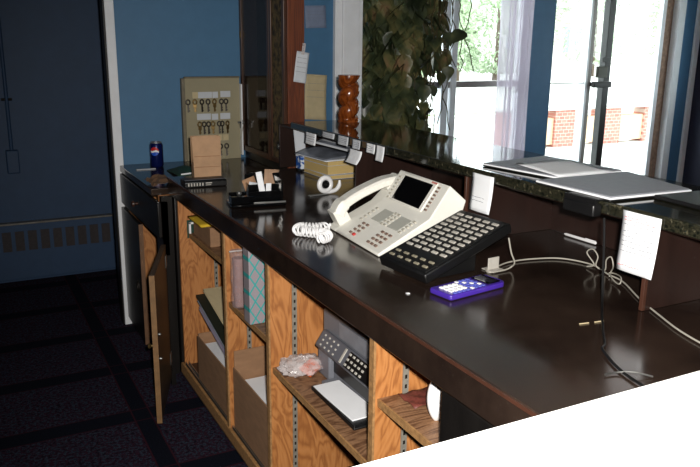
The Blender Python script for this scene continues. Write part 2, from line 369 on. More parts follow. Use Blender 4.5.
# ------------------------------------------------------------------ corridor wall heater and conduit
ht = thing('wall_heater', 'blue baseboard wall heater with dark grille slots under a metal rail', 'heater', (-3, 4.95, .0))
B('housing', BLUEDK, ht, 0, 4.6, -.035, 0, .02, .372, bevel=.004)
B('top_rail', pm('worn_rail', (120, 116, 110), .4, .5, var=.2), ht, 0, 4.6, -.05, 0, .372, .384, bevel=.002)
gm = pm('grille_brown', (46, 40, 42), .7, var=.25, scale=50)
for i in range(62): B('grille_slot', gm, ht, .02+i*.0735, .071+i*.0735, -.041, -.036, .205, .328) if i > 30 else None
cn = thing('electrical_conduit', 'thin dark conduit running down the blue corridor wall to a box', 'conduit', (.285, 4.95, 0))
MB().tube([(0, -.012, .83), (0, -.012, 2.7)], .011, 10).build('pipe', BLUEDK, cn)
B('switch_box', BLUEDK, cn, -.035, .035, -.045, 0, .69, .83, bevel=.006)
for z in (1.13, 1.75): MB().tube([(-.03, -.012, z), (.03, -.012, z)], .008, 8).build('strap', DARKSTEEL, cn)

# ------------------------------------------------------------------ counter: cabinets, worktops, ledge
F = .805
def side(mb, y, x1=1.30, t=.02, z0=.0, z1=.833): mb.box(F, x1, y-t/2, y+t/2, z0, z1)
cab = thing('shelf_cabinet', 'open plywood shelf cabinet with four bays under the black worktop', 'cabinet', (0, 0, 0))
MB().box(F+.012, 1.30, 3.155, 3.168, .05, .833).build('end_lining', PLY, cab, smooth=False)
B('end_panel', BLACKWOOD, cab, F, 1.66, 3.168, 3.222, 0, .833, bevel=.003)
for y in (2.51, 2.083, 1.414):
    d = MB(); d.box(F+.006, 1.30, y-.010, y+.010, .05, .833).build('divider', PLY, cab, smooth=False)
    MB().box(F, F+.006, y-.0105, y+.0105, .05, .833).build('front_edge', PLYEDGE, cab, smooth=False)
B('back_panel', PLY, cab, 1.30, 1.32, 1.133, 3.155, .05, .833, smooth=False)
B('base', BROWNPANEL, cab, F, 1.30, 1.133, 3.168, 0, .05, bevel=.002)
B('bottom_rail', PLYEDGE, cab, F-.004, F+.010, 1.133, 3.168, .012, .06, bevel=.003)
trk = MB().box(F+.012, F+.017, 1.14, 3.15, .05, .066).box(F+.026, F+.031, 1.14, 3.15, .05, .066).box(F+.012, F+.031, 1.14, 3.15, .05, .054).build('sliding_track', STEEL, cab, bevel=.001)
for y0, y1, z, n in ((2.52, 3.155, .668, 1), (2.093, 2.50, .566, 2), (1.424, 2.073, .482, 3), (1.133, 1.404, .677, 4)):
    xs = .858 if n == 1 else F+.012
    MB().box(xs+.005, 1.30, y0, y1, z-.019, z).mat(1).box(xs, xs+.005, y0, y1, z-.019, z).build('shelf', [SHELFWOOD, PLYEDGE], cab, smooth=False)
for y, sx in ((3.155, .968), (2.50, .885), (2.073, .885), (1.404, .885)):
    mb = MB().box(sx, sx+.016, y-.004, y, .08, .83).mat(1)
    for i in range(29): mb.box(sx+.005, sx+.011, y-.0045, y-.0005, .09+i*.025, .10+i*.025)
    mb.build('shelf_standard', [STANDARD, DARKSTEEL], cab, smooth=False)
MB().box(.858, .866, 3.138, 3.153, .668, .718).box(.858, .888, 3.138, 3.153, .710, .718).mat(1).box(.852, .896, 3.152, 3.155, .645, .726).build('shelf_clip', [WHITEPL, GREEN], cab, bevel=.001)

bc = thing('black_cabinet', 'black-fronted base cabinet at the near end of the counter', 'cabinet', (0, 0, 0))
B('body', BLACKWOOD, bc, F+.02, 1.30, .60, 1.131, 0, .833, bevel=.002)
B('door', BLACKWOOD, bc, F, F+.018, .865, 1.131, .08, .825, bevel=.003); B('door', BLACKWOOD, bc, F, F+.018, .602, .861, .08, .825, bevel=.003)
MB().box(1.66, 1.68, .60, 3.222, 0, .833).build('counter_front_panel', BROWNPANEL, cab, smooth=False)

wt = MB().box(.795, 1.70, .59, 3.225, .833, .910).build('worktop', LAM, None, bevel=.004)
tag(wt, 'long black worktop of the reception counter with worn dusty surface', 'worktop')
B('nosing', BROWNLIT, wt, .7925, .7955, .59, 3.223, .9015, .9085, smooth=False)

rs = thing('cubby_unit', 'dark brown open cubbies standing on the worktop under the granite ledge', 'shelf', (0, 0, 0))
B('back_panel', BROWNPANEL, rs, 1.68, 1.70, .60, 3.27, .911, 1.112, smooth=False)
for y in (3.26, 2.50, 1.80, 1.118, .61):
    MB().box(1.345, 1.68, y-.005, y+.005, .911, 1.112).build('divider', BROWNPANEL, rs, smooth=False)
    MB().box(1.335, 1.345, y-.0052, y+.0052, .911, 1.112).build('front_edge', BROWNLIT if y < 2 else BROWNPANEL, rs, bevel=.001)  # near edges get a lighter brown, flash light put into the colour
B('top_rail', BROWNPANEL, rs, 1.345, 1.68, .60, 3.27, 1.104, 1.112, smooth=False)
tag(B('granite_ledge', GRANITE, None, 1.320, 1.70, .55, 3.09, 1.112, 1.142, bevel=.004, seg=3), 'polished dark green granite ledge above the reception counter', 'ledge')

# lower drawer cabinet at the far end
fu = thing('drawer_cabinet', 'low black cabinet with a drawer and two doors at the far end', 'cabinet', (0, 0, 0))
fx = .733
MB().box(fx+.02, 1.50, 3.90, 3.918, 0, .83).box(fx+.02, 1.50, 3.230, 3.245, 0, .83).box(1.48, 1.50, 3.245, 3.90, 0, .83).box(fx+.02, 1.33, 3.245, 3.90, .04, .058).build('carcass', PLY, fu, smooth=False)
MB().box(fx, fx+.02, 3.90, 3.92, 0, .83).box(fx, fx+.02, 3.075, 3.10, .60, .83).box(fx, fx+.02, 3.10, 3.90, .652, .664).box(fx, fx+.02, 3.075, 3.10, 0, .83).box(fx+.02, .800, 3.185, 3.222, 0, .83).build('face_frame', BLACKWOOD, fu, smooth=False)
MB().box(fx+.004, fx+.02, 3.10, 3.228, .05, .66).build('filler', BLACKWOOD, fu, smooth=False)
dr = B('drawer', BLACKWOOD, fu, fx-.016, fx, 3.105, 3.895, .672, .824, bevel=.003)
MB().at((fx-.016, 3.50, .745), (0, R(-90), 0)).lathe([(.006, 0), (.006, .012), (.015, .018), (.014, .026), (.004, .030)], 16).build('knob', BROWNLIT, dr)
dl = MB().box(0, .018, -.425, 0, .045, .648).build('door', BLACKWOOD, fu, loc=(fx-.017, 3.905, 0), rot=(0, 0, R(-.6)), bevel=.002)
MB().box(-.001, .019, -.427, -.425, .045, .648).build('door_edge', pm('door_edge_brown', (104, 74, 50), .6, var=.2), dl, smooth=False)
MB().tube([(-.008, -.37+.02*math.sin(a), .33+.026*math.cos(a)) for a in [i*math.pi/8 for i in range(17)]], .0035, 6).build('handle', DARKSTEEL, dl)
dv = Vector((.592-fx, 2.682-3.075, 0)); ang = math.atan2(dv.x, -dv.y)
dd = MB().box(-.009, .009, -.43, 0, .05, .648).build('door', pm('brown_door_face', (40, 31, 24), .4, var=.25, vs=(1, 1, .2)), fu, loc=(fx-.006, 3.075, 0), rot=(0, 0, ang), bevel=.002)
MB().box(-.010, .010, -.433, -.430, .05, .648).build('door_edge', pm('door_edge_tan', (118, 88, 56), .6, var=.2), dd, smooth=False)
MB().box(-.010, .010, -.43, 0, .648, .650).build('top_edge', pm('door_top_brown', (70, 52, 36), .6), dd, smooth=False)
for z in (.30, .40):
    MB().at((.009, -.385, z), (0, R(90), 0)).lathe([(.006, 0), (.006, .006), (.003, .009)], 10).build('latch', STEEL, dd)
MB().at((-.009, -.40, .36), (0, R(-90), 0)).lathe([(.005, 0), (.005, .010), (.011, .016), (.009, .022)], 12).build('knob', BRASS, dd)
for z in (.12, .56):
    MB().box(.009, .012, -.05, -.008, z, z+.05).build('hinge', STEEL, dd, bevel=.001)
ft = tag(B('far_worktop', LAM, None, .722, 1.52, 3.230, 3.925, .831, .862, bevel=.003), 'low black top of the drawer cabinet carrying the blue can', 'worktop')

# white cabinet in front of the photographer
wc = thing('white_cabinet', 'overexposed white cabinet top in the near right foreground', 'cabinet', (0, 0, 0))
B('top', WHITE, wc, -.25, 1.24, .02, .572, 1.07, 1.10, bevel=.003)
B('body', WHITE, wc, -.22, 1.20, .05, .54, .04, 1.07, bevel=.003)
B('plinth', BLACKPL, wc, -.20, 1.18, .08, .52, 0, .04)
for i in range(3): B('door', WHITETRIM, wc, -.215+i*.47, .245+i*.47, .545, .560, .06, 1.05, bevel=.003)

# ------------------------------------------------------------------ wall display case
dc = thing('display_case', 'tall brown display case with a glazed door on the worktop', 'case', (0, 0, 0))
X0, X1, Y0, Y1, Z0, Z1 = 1.40, 1.49, 3.315, 3.925, .864, 2.25
B('side_panel', REDWOOD, dc, X0+.004, X1, Y0, Y0+.018, Z0, Z1, bevel=.002, label='reddish brown wooden side')
B('side_panel', FRAMEWOOD, dc, X0+.004, X1, Y1-.018, Y1, Z0, Z1, bevel=.002)
B('back', pm('case_back', (60, 40, 32), .6, var=.2), dc, X1-.012, X1, Y0+.018, Y1-.018, Z0, Z1, smooth=False)
B('bottom', BLACKWOOD, dc, X0+.002, X1-.012, Y0+.018, Y1-.018, Z0, Z0+.040); B('top', FRAMEWOOD, dc, X0+.004, X1-.012, Y0+.018, Y1-.018, Z1-.02, Z1)
def framed(y0, y1, st, fill, nm):
    d = MB().box(X0-.016, X0+.003, y0, y0+st, Z0+.042, Z1).box(X0-.016, X0+.003, y1-st, y1, Z0+.042, Z1).box(X0-.016, X0+.003, y0+st, y1-st, Z0+.042, Z0+.042+st).box(X0-.016, X0+.003, y0+st, y1-st, Z1-st, Z1)
    d = d.build('door', FRAMEWOOD, dc, bevel=.003)
    B(nm, fill, d, X0-.008, X0-.004, y0+st, y1-st, Z0+.042+st, Z1-st, smooth=False); return d
g1 = framed(3.508, 3.922, .028, CGLASS, 'pane')
g2 = framed(3.317, 3.505, .026, OLIVE, 'tapestry_panel')
for z in (1.00, 1.70): MB().at((X0-.016, 3.330, z), (0, R(-90), 0)).lathe([(.012, 0), (.012, .004), (.005, .006), (.005, .016), (.012, .022), (.009, .028)], 14).build('knob', STEEL, g2)
for z in (1.50, 1.10): B('hinge', BRASS, g1, X0-.019, X0-.015, 3.897, 3.915, z, z+.035, bevel=.001)
MB().box(X0-.018, X0-.015, 3.318, 3.340, .945, .985).build('lock', STEEL, g2, bevel=.001)

# ------------------------------------------------------------------ key cabinet on the wall, keys
kc = thing('key_cabinet', 'shallow beige key board leaning on the blue wall behind the paper bag', 'key board', (1.056, 3.925, .862))
B('board', CREAM, kc, .018, .316, -.022, 0, 0, .432, bevel=.002)
MB().box(.0, .018, -.030, 0, 0, .432).box(.018, .316, -.030, 0, .432, .440).build('frame', pm('key_board_frame', (112, 104, 86), .6), kc, bevel=.002)
B('white_edge', WHITETRIM, kc, .316, .324, -.045, -.0, .02, .40, bevel=.002)
for i, (px, pz, wd) in enumerate(((.072, .345, .03), (.125, .345, .075), (.180, .345, .03), (.236, .348, .055), (.115, .232, .075), (.175, .230, .035), (.232, .232, .055), (.195, .118, .035), (.232, .118, .03))):
    B('paper_label', MANILA if i in (0, 7, 8) else PAPERG, kc, px-wd/2, px+wd/2, -.0235, -.0222, pz-.016, pz+.016, smooth=False)
rows = ((.300, (.030, .066, .104, .137, .172, .210, .235), 'top'), (.183, (.088, .112, .136, .160, .195, .211, .240), 'middle'), (.062, (.198, .232), 'bottom'))
hooks = MB()
ordn = ['first', 'second', 'third', 'fourth', 'fifth', 'sixth', 'seventh']
kmats = (DARKSTEEL, BRASS, DARKSTEEL)
kn = 0
for z, xs, rn in rows:
    for j, x in enumerate(xs):
        hooks.tube([(x, -.022, z+.022), (x, -.034, z+.020), (x, -.034, z+.028)], .0016, 6)
        mb = MB()
        a = [i*math.pi/6 for i in range(13)]
        mb.tube([(.010*math.cos(t), 0, -.012+.012*math.sin(t)) for t in a], .0042, 6).box(-.004, .004, -.002, .002, -.064, -.022).box(.004, .008, -.0015, .0015, -.060, -.052).box(.004, .007, -.0015, .0015, -.046, -.040)
        if kn % 3 == 1: mb.box(-.009, .009, -.003, -.001, -.040, -.020)
        k_ = mb.build('key', kmats[kn % 3], None, loc=(1.056+x, 3.925-.032, .862+z+.022), rot=(0, 0, random.uniform(-.5, .5)), bevel=.0006)
        tag(k_, '%s key hanging on the beige board, %s from the left in the %s row' % ('brass' if kn % 3 == 1 else 'dark metal', ordn[j], rn), 'key', 'keys hanging on the key board')
        kn += 1
hooks.build('hooks', BRASS, kc)
rk = thing('key_ring', 'small key ring hanging from the white edge of the key board', 'key', (1.377, 3.870, 1.06))
MB().tube([(0, .012*math.cos(t), .012*math.sin(t)) for t in [i*math.pi/8 for i in range(17)]], .0022, 6).build('ring', STEEL, rk)
MB().box(-.02, -.012, -.002, .002, -.03, .002).box(-.03, -.012, -.002, .002, -.005, .006).build('key', STEEL, rk)
MB().tube(spline([(0, .0, -.012), (-.012, 0, -.07), (-.022, 0, -.12), (-.016, 0, -.165)]), .002, 6).build('cord', CABLEW, rk)

# ------------------------------------------------------------------ things on the far counters
can = thing('soda_can', 'dark blue soda can with a round red, white and blue emblem', 'can', (.885, 3.79, .862), (0, 0, R(-30)))
MB().lathe([(.024, 0), (.027, .003), (.033, .011), (.033, .112), (.027, .123), (.0265, .1255), (.0245, .1255), (.0235, .121), (.001, .121)], 32).mat(0).build('body', CANBLUE, can)
MB().lathe([(.0272, .1225), (.0272, .127), (.0255, .128), (.0245, .1265), (.0245, .123)], 32).build('rim', GALV, can)
MB().at((0, .004, .1225)).box(-.006, .006, -.010, .010, 0, .0015).build('pull_tab', GALV, can, bevel=.002)
def emblem(test, mat, name, off):
    mb = MB(); n = 26; r0 = .0215
    for i in range(n):
        for j in range(n):
            u = (i+.5)/n*2-1; v = (j+.5)/n*2-1
            if u*u+v*v > 1 or not test(u, v): continue
            vs = []
            for du, dv in ((0, 0), (1, 0), (1, 1), (0, 1)):
                uu = ((i+du)/n*2-1)*r0; vv = ((j+dv)/n*2-1)*r0; th = uu/.0331 - math.pi/2
                vs.append(((.0331+off)*math.cos(th), (.0331+off)*math.sin(th), .083+vv))
            mb.add(vs, [(0, 1, 2, 3)])
    mb.build(name, mat, can)
wave = lambda u: .18*math.sin(u*2.6+.4)-.16*u
emblem(lambda u, v: v > wave(u)+.16, RED, 'emblem_red', .0002)
emblem(lambda u, v: wave(u)-.24 < v <= wave(u)+.16, WHITEPL, 'emblem_white', .0002)
emblem(lambda u, v: v <= wave(u)-.24, pm('emblem_blue', (40, 84, 190), .3), 'emblem_blue', .0002)
tag(B('paper_strip', PAPERG, None, .768, .862, 3.722, 3.742, .8625, .8665, bevel=.001, rot=(0, 0, 0)), 'pale narrow strip lying beside the blue can', 'strip')
pouch = thing('green_pouch', 'dark green cloth pouch between the blue can and the paper bag', 'pouch', (.965, 3.55, .8635))
MB().grid(lambda u, v: ((u-.5)*.13, (v-.5)*.22, .004+.026*math.sin(math.pi*u)*math.sin(math.pi*v)+.004*math.sin(9*u+5*v)), 10, 12).build('bag', GREEN, pouch, solid=.004)
MB().tube([(-.05, -.10, .012), (0, -.113, .018), (.05, -.10, .012)], .004, 6).build('drawstring', WHITEPL, pouch)
cp = thing('paper_scrap', 'crumpled brown paper lying at the edge of the low black top', 'paper', (.785, 3.315, .8635))
rnd = random.Random(4); cr = {}
def crum(u, v):
    kk = (round(u*8), round(v*8)); cr.setdefault(kk, rnd.uniform(0, .014))
    return ((u-.5)*.11, (v-.5)*.17, .006+cr[kk]+.012*math.sin(3*u))
MB().grid(crum, 8, 8).build('sheet', pm('dark_kraft', (112, 84, 62), .85, var=.15), cp, smooth=False, solid=.0015)
bagt = thing('paper_bag', 'upright brown kraft paper bag in front of the key board', 'bag', (.952, 3.165, .9112), (0, 0, R(-6)))
bg_ = MB(); H = .177
def ring(z, w_, d_): return [(-w_, -d_, z), (w_, -d_, z), (w_, 0, z), (w_, d_, z), (-w_, d_, z), (-w_, 0, z)]
lv = [ring(0, .058, .030), ring(.05, .059, .029), ring(.055, .0585, .0285), ring(.092, .060, .027), ring(.097, .0597, .0265), ring(.14, .061, .022), ring(H, .0615, .018)]
for L in lv[3:]: L[2] = (L[2][0]-.012, 0, L[2][2]); L[5] = (L[5][0]+.012, 0, L[5][2])
vs = [p for L in lv for p in L]; fs = [(0, 5, 4, 3, 2, 1)]
for i in range(len(lv)-1):
    for j in range(6): fs.append((i*6+j, i*6+(j+1) % 6, (i+1)*6+(j+1) % 6, (i+1)*6+j))
bg_.add(vs, fs).build('body', KRAFT, bagt, solid=.001, smooth=False)
MB().box(-.056, .056, -.0305, -.0295, .046, .048).box(-.056, .056, -.0288, -.0278, .092, .094).build('fold', pm('kraft_fold', (140, 100, 70), .9), bagt)
md = thing('modem', 'flat black modem with white status marks beside the paper bag', 'modem', (.880, 2.975, .911), (0, 0, R(-3)))
MB().prism([(-.04, 0), (.045, 0), (.045, .027), (-.028, .028), (-.04, .022)], -.085, .088).build('case', BLACKPL, md, bevel=.003)
MB().prism([(-.030, .0280), (-.022, .0280), (-.022, .0292), (-.030, .0292)], -.083, .086).build('top_edge', GREYPL, md, bevel=.0005)
mk = MB()
for i in range(6): mk.box(-.072+i*.0115, -.067+i*.0115, -.0415, -.040, .006, .018)
mk.box(.0, .026, -.0415, -.040, .014, .018).box(.0, .022, -.0415, -.040, .007, .0095)
mk.build('marking', KEYLIGHT, md)
for x in (-.07, .07):
    for y in (-.03, .035): MB().box(x-.008, x+.008, y-.006, y+.006, -.0008, .001).build('foot', BLACKPL, md)

# desk organiser with cards
og = thing('desk_organizer', 'black desk organizer holding cards and folded papers', 'organizer', (.948, 2.545, .911), (0, 0, R(-8)))
MB().box(-.10, .10, -.055, .065, 0, .012).build('tray', BLACKGLOSS, og, bevel=.004)
MB().box(-.10, -.035, -.05, .0, .012, .040).box(-.10, -.035, .0, .005, .012, .048).build('paperclip_well', BLACKGLOSS, og, bevel=.004)
MB().box(-.03, .10, .045, .055, .012, .105).box(-.03, -.024, -.01, .055, .012, .075).box(.094, .10, -.01, .055, .012, .088).box(-.03, .10, .01, .016, .012, .07).box(-.03, .10, -.012, -.006, .012, .048).build('card_slots', BLACKGLOSS, og, bevel=.002)
MB().box(-.02, .098, -.055, -.050, .011, .018).build('chrome_lip', STEEL, og, bevel=.001)
MB().at((-.066, -.02, .047)).lathe([(.001, -.008), (.008, -.006), (.0105, 0), (.008, .006), (.001, .008)], 14).build('magnet_ball', STEEL, og)
def card(name, label, mat, w_, h_, loc, rot, th=.0012, bend=0, cat='card', extra=None):
    t = MB().grid(lambda u, v: ((u-.5)*w_, bend*math.sin(math.pi*v)+bend*.4*math.sin(math.pi*u), v*h_), 4, 6).build(name, mat, None, loc=loc, rot=rot, solid=th)
    return tag(t, label, cat)
def ogp(x, y, z): return tuple(Vector(og.location) + Euler(og.rotation_euler).to_matrix() @ Vector((x, y, z)))
card('folded_paper', 'tall folded white paper standing in the black desk organizer', PAPER, .022, .105, ogp(.030, -.002, .014), (R(-4), R(-10), R(-12)), .002, .004, 'paper')
card('folded_paper', 'white card leaning left in the black desk organizer', PAPERG, .060, .060, ogp(.0, .030, .013), (R(-8), R(14), R(4)), .001, .002, 'paper')
card('folded_paper', 'small printed white slip at the front of the organizer', PAPER, .020, .062, ogp(.045, -.0035, .014), (R(2), R(2), R(-6)), .001, .001, 'paper')
card('business_card', 'brown card sticking out of the left of the organizer', pm('brown_card', (150, 116, 88), .8), .050, .080, ogp(.005, .036, .014), (R(-6), R(-18), 0), .0012, 0)
card('business_card', 'red-edged card at the back of the organizer', RED, .050, .066, ogp(.064, .036, .014), (R(-10), R(10), 0), .0012, 0)
card('business_card', 'tall tan card rising highest behind the organizer slots', pm('tan_card', (158, 128, 104), .8), .058, .105, ogp(.062, .041, .013), (R(-2), R(6), 0), .0014, 0)

# tape dispenser (round hub, hook tail, flat blade)
td = thing('tape_dispenser', 'white plastic tape dispenser with round hub and hooked tail', 'dispenser', (1.255, 2.60, .911), (0, 0, R(8)))
def arc(cx, cz, r, a0, a1, n=24): return [(cx+r*math.cos(R(a0+(a1-a0)*i/n)), 0, cz+r*math.sin(R(a0+(a1-a0)*i/n))) for i in range(n+1)]
MB().tube(arc(0, .040, .026, 0, 360, 32), .0105, 10).build('hub', WHITEPL, td)
MB().tube(spline([(-.004, 0, .012), (.022, 0, .0085), (.050, 0, .013), (.066, 0, .028), (.069, 0, .050)]), [.0085]*25+[.0085-.0006*i for i in range(8)], 10).build('hook', WHITEPL, td)
MB().at((0, 0, .040), (R(90), 0, 0)).lathe([(.0155, -.008), (.0155, .008), (.011, .008), (.011, -.008)], 24).build('tape_core', BLACKPL, td)
MB().box(-.075, .012, -.009, .009, 0, .004).build('blade_arm', GALV, td, bevel=.001)

# books, papers
bk = (('phone_book', 'thin bottom book of the yellowed stack under the ledge', .018, .238, .27, BOOKPG, PAPERG, 2),
      ('phone_book', 'thick yellowed middle book of the stack under the ledge', .040, .215, .25, BOOKPG, PAPERG, 5),
      ('phone_book', 'upper yellowed book right under the grey magazine', .026, .228, .25, BOOKPG, PAPERG, 3))
z = .911
for nm, lab, h, ly, lx, pg, cv, a in bk:
    t = thing(nm, lab, 'book', (1.395, 2.992, z), (0, 0, R(a)), 'stacked books under the ledge')
    B('pages', pg, t, .003, lx-.003, -ly/2+.003, ly/2-.003, .0015, h-.0015, smooth=False)
    MB().box(0, lx, -ly/2, ly/2, 0, .0015).box(0, lx, -ly/2, ly/2, h-.0015, h).box(lx-.002, lx, -ly/2, ly/2, .0015, h-.0015).build('cover', cv, t, bevel=.0005)
    z += h
bw_ = thing('booklet', 'blue and white booklet end at the left of the stacked books', 'booklet', (1.375, 3.135, .911), (0, 0, R(4)))
bm = N('blue_white_print'); n1 = bm.noise(bm.coord(), 42, 3, .6); bm.l(bm.ramp(n1, [(.47, srgb(28, 84, 168)), (.53, srgb(214, 224, 238))]), bm.p.inputs['Base Color'])
B('cover', bm.mat, bw_, 0, .20, -.028, .020, .012, .070, bevel=.001); B('base', BLACKPL, bw_, .006, .20, -.026, .018, 0, .012)
def sheetgrid(w_, d_, h): return MB().grid(lambda u, v: ((u-.5)*w_, (v-.5)*d_, h(u, v)), 10, 10)
mg = thing('magazine', 'grey glossy magazine lying open on top of the stacked books', 'magazine', (1.475, 2.985, z+.001), (0, 0, R(6)))
sheetgrid(.23, .27, lambda u, v: .004+.024*math.sin(math.pi*min(1, u*1.1))*(.4+.6*v)).build('cover', MAGG, mg, solid=.002)
sheetgrid(.235, .275, lambda u, v: .0015).build('pages', PAPER, mg, solid=.002)
mg2 = thing('newspaper', 'folded newspaper slanting over the magazine on the books', 'newspaper', (1.53, 2.95, z+.062), (R(6), R(-8), R(24)))
sheetgrid(.19, .24, lambda u, v: .004*math.sin(4*u)).build('sheet', PAPERG, mg2, solid=.003)
mn = MB()
for i in range(4): mn.box(-.085+i*.045, -.055+i*.045, -.10, .10, .0045, .0052)
mn.build('print', MAGG, mg2)
card('loose_paper', 'white sheet standing upright at the left of the stacked books', PAPERG, .048, .128, (1.388, 3.130, .9825), (R(4), R(-5), R(-20)), .001, .006, 'paper')
card('loose_paper', 'small white sheet lying across the top of the newspaper', PAPER, .12, .10, (1.50, 3.09, z+.100), (R(-78), 0, R(30)), .001, .004, 'paper')

# twisted wooden post
tp = thing('twisted_post', 'amber barley twist wooden post on the end of the granite ledge', 'post', (1.566, 3.005, 1.1425))
prof = []; nz_, na = 72, 48; Hh = .205
vs = []; fs = []
for i in range(nz_+1):
    z_ = Hh*i/nz_
    for j in range(na):
        th = 2*math.pi*j/na; ph = th - 2*math.pi*z_/.074
        e = min(1, 1.4*min(i, nz_-i)/nz_*8)
        r = .049 - e*.019*(1-abs(math.cos(ph/2))**.62)
        vs.append((r*math.cos(th), r*math.sin(th), z_))
for i in range(nz_):
    for j in range(na): fs.append((i*na+j, i*na+(j+1) % na, (i+1)*na+(j+1) % na, (i+1)*na+j))
fs += [tuple(range(na))[::-1], tuple(nz_*na+j for j in range(na))]
MB().add(vs, fs).build('shaft', TWISTW, tp)

# ------------------------------------------------------------------ phone console
ph = thing('telephone', 'large ivory desk telephone with black screen and handset on its left', 'telephone', (1.044, 2.135, .911), (0, 0, R(-93.3)))
def lower(y): t = (y+.013)/.163; return .008+t*.087          # the keyed slope
P0, P1, P2, P3, P4 = (-.013, .008), (.15, .095), (.214, .187), (.270, .140), (.262, .112)
body = MB().prism([(-.012, .0), P0, P1, P2, P3, P4, (.02, .0)], .085, .388)
body.prism([(-.012, .0), P0, (.14, .080), (.20, .135), (.262, .125), P4, (.02, .0)], .022, .085)
body.build('body', PHONE, ph, bevel=.004, seg=3)
MB().prism([(.05, .0), (.05, .012), (.245, .10), (.245, .0)], .05, .36).build('stand', GREYPLD, ph, bevel=.004)
aL = math.atan2(.087, .163); aU = math.atan2(P2[1]-P1[1], P2[0]-P1[0])
def onlow(mb, x, s, w_, d_, h): return mb.at((x, P0[0]+s*math.cos(aL), P0[1]+s*math.sin(aL)), (aL, 0, 0)).box(-w_/2, w_/2, -d_/2, d_/2, -.001, h)
def onup(mb, x, s, w_, d_, h): return mb.at((x, P1[0]+s*math.cos(aU), P1[1]+s*math.sin(aU)), (aU, 0, 0)).box(-w_/2, w_/2, -d_/2, d_/2, -.001, h)
onup(MB(), .228, .058, .200, .098, .004).build('screen_bezel', PHONE, ph, bevel=.002)
onup(MB(), .226, .056, .172, .084, .0046).build('screen', BLACKGLOSS, ph, bevel=.001)
onup(MB(), .312, .104, .030, .006, .0045).build('badge', pm('pink_badge', (196, 120, 112), .5), ph)
for i in range(7):
    onup(MB(), .343, .020+i*.0125, .013, .006, .0035).build('button', KEYBROWN, ph, bevel=.001)
    onup(MB(), .112, .014+i*.0125, .013, .006, .0035).build('button', KEYGREY, ph, bevel=.001)
for i in range(3):
    for j in range(4): onlow(MB(), .290+i*.024, .020+j*.0175, .015, .008, .004).build('button', KEYBROWN, ph, bevel=.0012)
for i in range(2):
    for j in range(4):
        if (i, j) == (1, 0): continue
        onlow(MB(), .166+i*.026, .020+j*.0165, .014, .008, .004).build('button', KEYBROWN, ph, bevel=.0012)
onlow(MB(), .192, .018, .014, .010, .005).build('button', RED, ph, bevel=.002, label='red button')
for x, y0, w_ in ((.195, .125, .062), (.305, .125, .066)):
    onlow(MB(), x, y0, w_, .056, .0015).build('directory_card', PHONEGREY, ph, bevel=.0008)
for j in range(5):
    onlow(MB(), .238, .098+j*.0135, .014, .007, .004).build('button', KEYGREY, ph, bevel=.001)
    onlow(MB(), .258, .098+j*.0135, .014, .007, .004).build('button', KEYGREY, ph, bevel=.001)
    onlow(MB(), .352, .098+j*.0135, .014, .007, .004).build('button', KEYGREY, ph, bevel=.001)
    onlow(MB(), .128, .080+j*.0155, .014, .007, .004).build('button', KEYGREY, ph, bevel=.001)
# handset: arched bar with two lobes
hs = MB(); hp = spline([(.004, .052), (.02, .078), (.06, .104), (.11, .128), (.16, .142), (.205, .146), (.228, .140)] and [(.052, .004, .050), (.052, .02, .078), (.052, .06, .104), (.052, .11, .126), (.052, .16, .143), (.052, .205, .150), (.052, .228, .146)], 6)
sec = [(-.029, -.012), (-.029, .006), (-.022, .014), (.022, .014), (.029, .006), (.029, -.012), (.020, -.017), (-.020, -.017)]
vs = []; n_ = len(sec)
for i, p in enumerate(hp):
    d = (hp[min(i+1, len(hp)-1)]-hp[max(i-1, 0)]).normalized(); nn = Vector((1, 0, 0)).cross(d); t = i/(len(hp)-1)
    thick = 1.25 if (t < .2 or t > .84) else .95
    for a, b in sec: vs.append(tuple(p+Vector((a, 0, 0))+nn*b*thick))
fs = [(i*n_+j, i*n_+(j+1) % n_, (i+1)*n_+(j+1) % n_, (i+1)*n_+j) for i in range(len(hp)-1) for j in range(n_)]
fs += [tuple(range(n_))[::-1], tuple((len(hp)-1)*n_+j for j in range(n_))]
hs.add(vs, fs)
hs.at((.052, .018, .040), (aL, 0, 0)).box(-.025, .025, -.022, .022, -.020, .034)
hs.at((.052, .205, .118), (aL+.1, 0, 0)).box(-.025, .025, -.024, .024, 0, .026)
hs = hs.build('handset', PHONE, ph, bevel=.005, seg=3)
# coiled cord
cc = []; path = spline([(.045, -.012, .016), (.060, -.030, .012), (.085, -.050, .018), (.080, -.085, .0185), (.062, -.115, .0185), (.085, -.138, .0185), (.120, -.112, .019), (.150, -.085, .019), (.185, -.082, .0185), (.205, -.110, .0185)], 14)
for i in range(len(path)-1):
    t = i/(len(path)-1)
    for s_ in range(6):
        p = path[i].lerp(path[i+1], s_/6); ang_ = (i*6+s_)*.27; d = (path[i+1]-path[i]).normalized(); a = Vector((0, 0, 1)); b = d.cross(a).normalized(); rr = .0150 if i > 24 else .002
        cc.append(p+rr*(math.cos(ang_)*a+math.sin(ang_)*b)*(1 if p.z > rr else .7))
MB().tube(cc, .0031, 6).build('coiled_cord', WHITEPL, ph)

